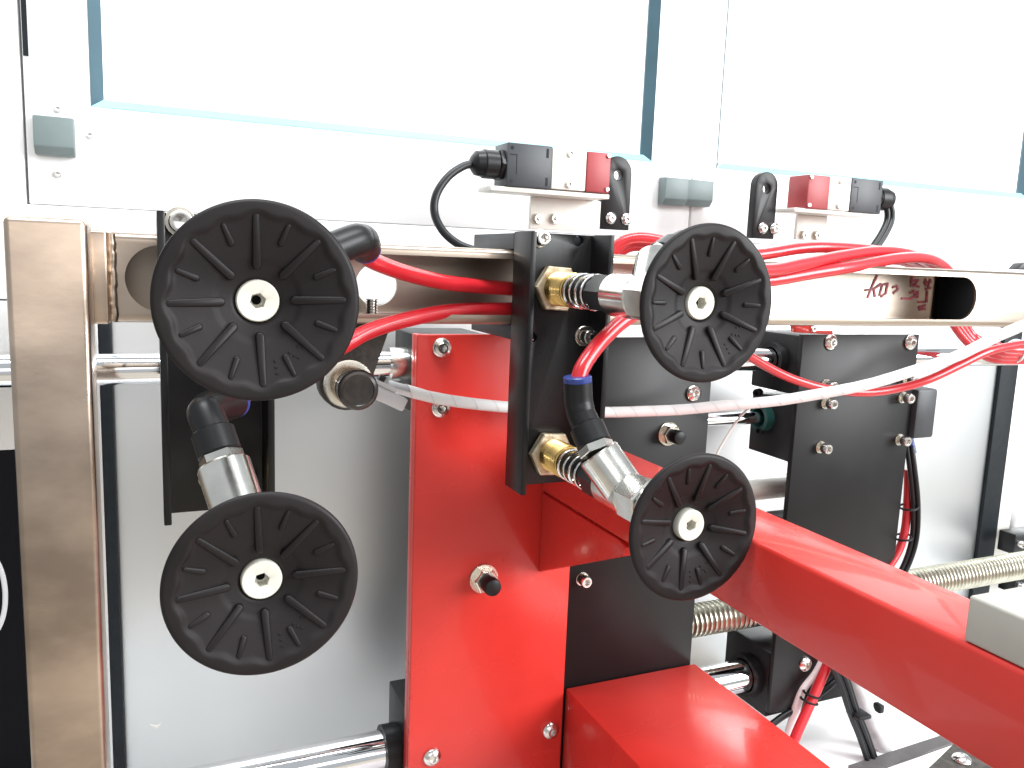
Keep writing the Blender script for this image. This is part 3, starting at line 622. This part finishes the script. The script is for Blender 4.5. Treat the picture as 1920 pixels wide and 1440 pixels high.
hose('air_hose', 'hose', 'red hose sagging below the right cup across the right black plate', 'hose', [(402.6, 560.0, -42.0), (440.7, 566.0, -56.7), (484.5, 572.0, -77.1), (527.2, 574.0, -94.4), (570.8, 572.0, -105.5), (611.3, 566.0, -109.2), (645.2, 560.0, -105.6), (676.6, 552.0, -96.5), (712.7, 548.0, -82.2), (748.0, 548.0, -70.1), (791.4, 552.0, -64.5), (845.4, 556.0, -60.8)], 4.1, G)
for i, (dx, dz, lab) in enumerate(((-4, 0, 'left'), (12, -3, 'second'), (28, -5, 'third'), (44, -6, 'right'))):
    P0 = [(767.3, 608.0, -37.8), (779.8, 608.0, -50.1), (799.2, 604.0, -65.6), (816.0, 598.0, -74.7), (833.5, 592.0, -78.2), (864.8, 590.0, -78.3), (908.2, 590.0, -75.2)]
    pts = [(p[0] + dx * .5 * max(0, min(1, (3.6 - j) / 2.4)), p[1] + i * 2.5 * (1 if j < 3 else -1), p[2] + dz * .2 + (i - 1.5) * 4.6 * min(1, j / 3.0)) for j, p in enumerate(P0)]
    hose('air_hose', 'hose', {'left': 'outermost left red hose of the bundle dropping below the bar end', 'second': 'second red hose from left in the bundle dropping below the bar end', 'third': 'third red hose from left in the bundle dropping below the bar end', 'right': 'rightmost red hose of the bundle dropping below the bar end'}[lab], 'hose', pts, 4.1, G)
tie = (852.4, 590.0, -76.4)
solo('cable_tie', MB().tube([(tie[0] + 1.2 * math.sin(t), 592 + 10.5 * math.cos(t), tie[2] + 1 + 11.5 * math.sin(t)) for t in [2 * math.pi * i / 20 for i in range(21)]], 1.9, 8, 2), 'spiral', 'white cable tie around the red hose bundle at the right edge', 'cable tie', (tie[0], 592, tie[2] - 17))

# white spiral sleeve: core tube with a helical strip wound on it
SP = [(160.7, 592.0, -94.8), (172.8, 588.0, -98.1), (188.6, 585.0, -102.9), (208.9, 582.0, -106.8), (232.2, 580.0, -110.1), (256.5, 579.0, -112.9), (297.7, 577.0, -116.6), (339.1, 572.0, -118.6), (369.6, 564.0, -117.4), (399.1, 554.0, -115.4), (426.7, 542.0, -111.1), (468.3, 524.0, -105.4), (501.7, 508.0, -97.5), (536.8, 494.0, -88.8), (571.2, 482.0, -76.7), (597.1, 474.0, -67.7), (614.4, 468.0, -59.6), (627.8, 462.0, -50.7), (643.6, 455.0, -41.6), (659.7, 449.0, -34.1), (684.0, 440.0, -23.6)]
sw = thing('wrapped_cable', 'white cable in spiral sleeve running across behind the right bracket', 'cable', SP[0])
core = MB().tube(SP, 3.9, 14, 8); part('core', core, 'seam', sw)
def catmull(P, sub):
    P = [Vector(p) for p in P]; E = [P[0] * 2 - P[1]] + P + [P[-1] * 2 - P[-2]]; C = []
    for i in range(len(P) - 1):
        a, b, c, d = E[i:i + 4]
        for k in range(sub):
            t = k / sub; C.append(0.5 * ((2 * b) + (c - a) * t + (2 * a - 5 * b + 4 * c - d) * t * t + (3 * b - a - 3 * c + d) * t ** 3))
    C.append(P[-1]); return C
C = catmull(SP, 24)
# resample by arc length
D = [0.0]
for i in range(1, len(C)): D.append(D[-1] + (C[i] - C[i - 1]).length)
def at_len(s):
    import bisect
    i = max(1, min(len(D) - 1, bisect.bisect(D, s))); t = (s - D[i - 1]) / max(1e-6, D[i] - D[i - 1]); return C[i - 1].lerp(C[i], max(0, min(1, t)))
pitch = 17.0; gap = 0.34; step = 20; N = int(D[-1] / pitch * step)
va = []; fa = []; u = None
for i in range(N):
    s_ = i * pitch / step; ph = 2 * math.pi * i / step
    for (off, rr) in ((gap / 2, 4.2), (gap / 2, 4.5), (pitch - gap / 2, 4.5), (pitch - gap / 2, 4.2)):
        s2 = min(D[-1], max(0, s_ + off)); c = at_len(s2); d = (at_len(min(D[-1], s2 + 1)) - at_len(max(0, s2 - 1))).normalized()
        uu = d.cross(Vector((0, 0, 1))).normalized(); vv_ = d.cross(uu)
        va.append(c + (uu * math.cos(ph) + vv_ * math.sin(ph)) * rr)
    if i:
        o = 4 * i
        for k in range(3): fa.append([o - 4 + k, o - 3 + k, o + 1 + k, o + k])
part('spiral_sleeve', MB().add(va, fa), 'spiral', sw, ang=45)
cn = thing('plug_connector', 'milky plastic plug connector beside the capped bolt of the cast arm', 'connector', (153.1, 575.0, -101.0))
ca = Vector((141.9, 578.0, -90.6)); cb = Vector((171.0, 576.0, -104.5)); ux = (cb - ca).normalized(); uz = Vector((0, -1, 0)).cross(ux).normalized()
if uz.z < 0: uz = -uz
def obox(a, u, v, L, h0, h1, y0, y1):
    r_ = []
    for s_ in (0, L):
        r_.append([a + u * s_ + v * h + Vector((0, y, 0)) for h, y in ((h0, y0), (h1, y0), (h1, y1), (h0, y1))])
    return MB().loft(r_)
LL_ = (cb - ca).length
part('shell', obox(ca, ux, uz, LL_ * .96, -8.5, 1.5, -6, 6), 'milky', cn, 1.8, seg=3)
part('latch', obox(ca + ux * 4, ux, uz, LL_ * .5, 1.7, 5.2, -4, 4), 'milky', cn, .8)
part('contact', obox(ca + ux * 5, ux, uz, 4.5, 5.4, 9.5, -3.4, 2), 'plastic', cn, .5)
hose('thin_wire', 'wire_white', 'thin white wire hanging from the white cable near the right black plate', 'wire', [(472.8, 560.0, -117.3), (487.0, 590.0, -133.6), (481.8, 600.0, -153.8), (477.2, 604.0, -168.5), (475.5, 606.0, -180.1)], 1.2, None, 8)

K = 'black cables'
hose('switch_cable', 'cable', 'black cable curling from the gland of the left safety switch down behind bar', 'cable', [(248.1, 653.0, 78.8), (236.7, 652.0, 75.2), (223.3, 650.0, 65.6), (213.1, 648.0, 50.8), (211.4, 646.0, 35.8), (216.5, 640.0, 22.4), (226.1, 634.0, 13.1), (237.7, 628.0, 8.1), (256.3, 622.0, 4.6)], 3.4, K)
for i in range(2):
    hose('switch_cable', 'cable', ('outer' if i == 0 else 'inner') + ' of two black cables leaving the right safety switch', 'cable',
         [(p[0] - 4.5 * i, p[1] + 2 * i, p[2]) for p in [(707.5, 653.0, 78.9), (713.7, 650.0, 70.3), (714.0, 648.0, 58.2), (704.0, 644.0, 44.4), (689.0, 640.0, 29.5), (668.4, 636.0, 13.6)]], 3.2, K)
for i in range(3):
    hose('black_cable', 'cable', ('left strand', 'middle strand', 'right strand')[i] + ' of black cable bundle down the right edge of the right black plate', 'cable',
         [(p[0] + i * 3.6, p[1] - 3 * (i % 2), p[2]) for p in [(729.6, 612.0, -177.3), (733.4, 608.0, -202.1), (741.2, 606.0, -237.3), (745.8, 606.0, -273.3), (741.1, 606.0, -299.8), (728.6, 606.0, -322.4), (701.7, 606.0, -351.9), (668.6, 606.0, -389.0)]], 2.6, K)
hose('air_hose', 'hose', 'thin red hose beside the black cable bundle right of the right black plate', 'hose', [(740.7, 616.0, -204.6), (742.0, 614.0, -233.7), (741.3, 612.0, -265.8), (734.5, 610.0, -288.4), (719.2, 608.0, -307.0), (691.3, 606.0, -332.6), (665.4, 606.0, -364.6)], 4.4, G)
hose('air_hose', 'blue', 'short blue hose stub at the right edge of the right black plate', 'hose', [(734.7, 616.0, -164.5), (736.6, 612.0, -177.1), (737.9, 610.0, -185.4)], 3.6)
for (px, label) in ((0, 'upper black tie on the cable bundle right of the right black plate'), (1, 'lower black tie on the cable bundle right of the right black plate')):
    c = ((735.8, 606.0, -243.3), (732.9, 606.0, -276.7))[px]
    solo('cable_tie', MB().tube([(c[0] + 1 + 9 * math.cos(t), 607 + 9 * math.sin(t), c[2] + 1.5 * math.cos(t)) for t in [2 * math.pi * i / 20 for i in range(21)]], 1.2, 8, 2), 'plastic', label, 'cable tie', c)
hose('air_hose', 'hose', 'red hose rising under the beam from behind the wide red box', 'hose', [(642.1, 600.0, -390.8), (630.8, 597.0, -405.2), (617.3, 594.0, -424.8), (603.0, 590.0, -443.3), (588.3, 586.0, -463.2), (570.3, 580.0, -491.8)], 5.2, G)
hose('white_cable', 'spiral', 'white wrapped cable beside the lower red hose under the beam', 'cable', [(636.2, 606.0, -395.7), (625.9, 606.0, -412.9), (611.7, 606.0, -427.0), (603.8, 604.0, -442.3), (596.6, 602.0, -463.5), (586.0, 598.0, -488.7)], 4.6)
for i, yy in enumerate((1302, 1312)):
    c = ((615.0, 594.0, -429.0), (612.2, 594.0, -435.6))[i]
    solo('cable_tie', MB().tube([(c[0] - 2 + 8.5 * math.cos(t), 595 + 8 * math.sin(t), c[2] + .5 - 3 * math.cos(t)) for t in [2 * math.pi * i_ / 20 for i_ in range(21)]], 1.2, 8, 2), 'plastic', ('upper', 'lower')[i] + ' black tie round the red and white lines under the beam', 'cable tie', c)
hose('black_cable', 'cable', 'black cable slanting left beneath the right black plate to the wide red box', 'cable', [(658.8, 600.0, -417.5), (633.3, 602.0, -433.7), (607.8, 604.0, -446.0), (585.8, 606.0, -454.7), (562.7, 606.0, -465.9)], 3.4, K)
for i in range(4):
    hose('black_cable', 'cable', ('first', 'second', 'third', 'fourth')[i] + ' black cable from left in the flat run beside the pale conduit', 'cable',
         [(p[0] + i * 4.4, p[1] + (i % 2) * 2, p[2]) for p in [(624.6, 585.0, -392.4), (635.4, 580.0, -415.0), (645.6, 575.0, -443.5), (658.9, 570.0, -473.0), (674.2, 564.0, -511.7)]], 2.6, K)
hose('pale_conduit', 'conduit', 'pale grey white conduit running down beside the black cables at bottom right', 'conduit', [(661.2, 596.0, -410.0), (671.3, 592.0, -427.7), (684.1, 586.0, -457.2), (698.6, 580.0, -487.3), (715.5, 574.0, -521.3), (723.0, 570.0, -539.3)], 8.0)
ct_ = (658.9, 572.0, -446.3)
solo('cable_tie', MB().box(ct_[0] - 11, ct_[0] + 6, 563, 582, ct_[2] - 2.2, ct_[2] + 2.2), 'plastic', 'black strap across the black cables beside the pale conduit', 'cable tie', ct_, bevel=1.5)
ck = (703.8, 590.0, -457.7)
solo('clip_stub', MB().box(ck[0] - 3.5, ck[0] + 3.5, 584, 594, ck[2] - 4.5, ck[2] + 4.5), 'plastic', 'small black clip right of the pale conduit', 'clip', ck, bevel=1.5)
cl = (715.1, 570.0, -517.5)
solo('conduit_clamp', MB().box(cl[0] - 16, cl[0] + 12, 555, 590, cl[2] - 14, cl[2] + 3), 'plastic', 'black clamp holding the pale conduit at the bottom picture edge', 'clamp', cl, bevel=3)

# grey strip and black bracket on the base plate
s0, s1, s2, s3 = (642.2, 565.9, -499.5), (797.7, 572.5, -499.5), (796.0, 558.0, -499.5), (662.7, 550.8, -499.5)
solo('rubber_strip', MB().loft([[(p[0], p[1], -499.6) for p in (s0, s1, s2, s3)], [(p[0], p[1], -496.5) for p in (s0, s1, s2, s3)]]), 'strip', 'dark grey strip lying on the white base plate at bottom right', 'strip', (s0[0], s0[1], -499.6))
kb = thing('floor_bracket', 'black speckled bracket with shiny bolt at the bottom right under the beam', 'bracket', (804.3, 560.0, -533.0))
q = [(687.1, 513.4, -480.0), (759.5, 538.2, -480.0), (763.9, 493.5, -480.0), (731.0, 474.9, -480.0), (667.7, 494.1, -480.0)]
part('plate', MB().loft([[(p[0], p[1], -484) for p in q], [(p[0], p[1], -480) for p in q]]), 'cast', kb, .8)
bp = (738.1, 513.3, -480.0)
part('dome_bolt', MB().lathe((bp[0], bp[1], -480), (0, 0, 1), [(0, 9), (1, 9.4), (3, 8.4), (5, 6), (6.2, 2.5), (6.4, .2)], 24), 'screw', kb)
tn0, tn1 = (583.1, 720.0, -480.9), (700.3, 720.0, -541.1)
solo('tan_ledge', MB().box(300, 640, 700, YW - 3, -492, tn0[2] - 6), 'tan', 'tan ledge under the thick lower rod beside the wide red box', 'ledge', (450, 720, -492), bevel=1)

# right picture edge
eb = (1087.7, 720.0, -347.3); eb2 = (1126.7, 720.0, -376.2); eb3 = (1100.2, 720.0, -413.0); eb4 = (1138.4, 720.0, -435.3)
for (p, q, lab) in ((eb, eb2, 'black clamp with screw above the lead screw at the right edge'), (eb3, eb4, 'black clamp with screw below the lead screw at the right edge')):
    k = thing('edge_clamp', lab, 'clamp', (p[0], 720, q[2]), 'black clamps at the right edge')
    part('body', MB().box(p[0], q[0] + 30, 720, 745, q[2], p[2]), 'plastic', k, 1.5)
    inst('cap_screw', 'cap', k, (p[0] + 9, 720, (p[2] + q[2]) / 2 + 1))
eh = (882.9, 620.0, 14.3)
solo('latch_tip', MB().prism([(eh[0] - 6, eh[2] - 2), (eh[0] + 18, eh[2] - 2), (eh[0] + 18, eh[2] + 7), (eh[0] + 2, eh[2] + 5)], 618, 630), 'plastic', 'small black tip above the bar at the right edge', 'latch', eh, bevel=.8)
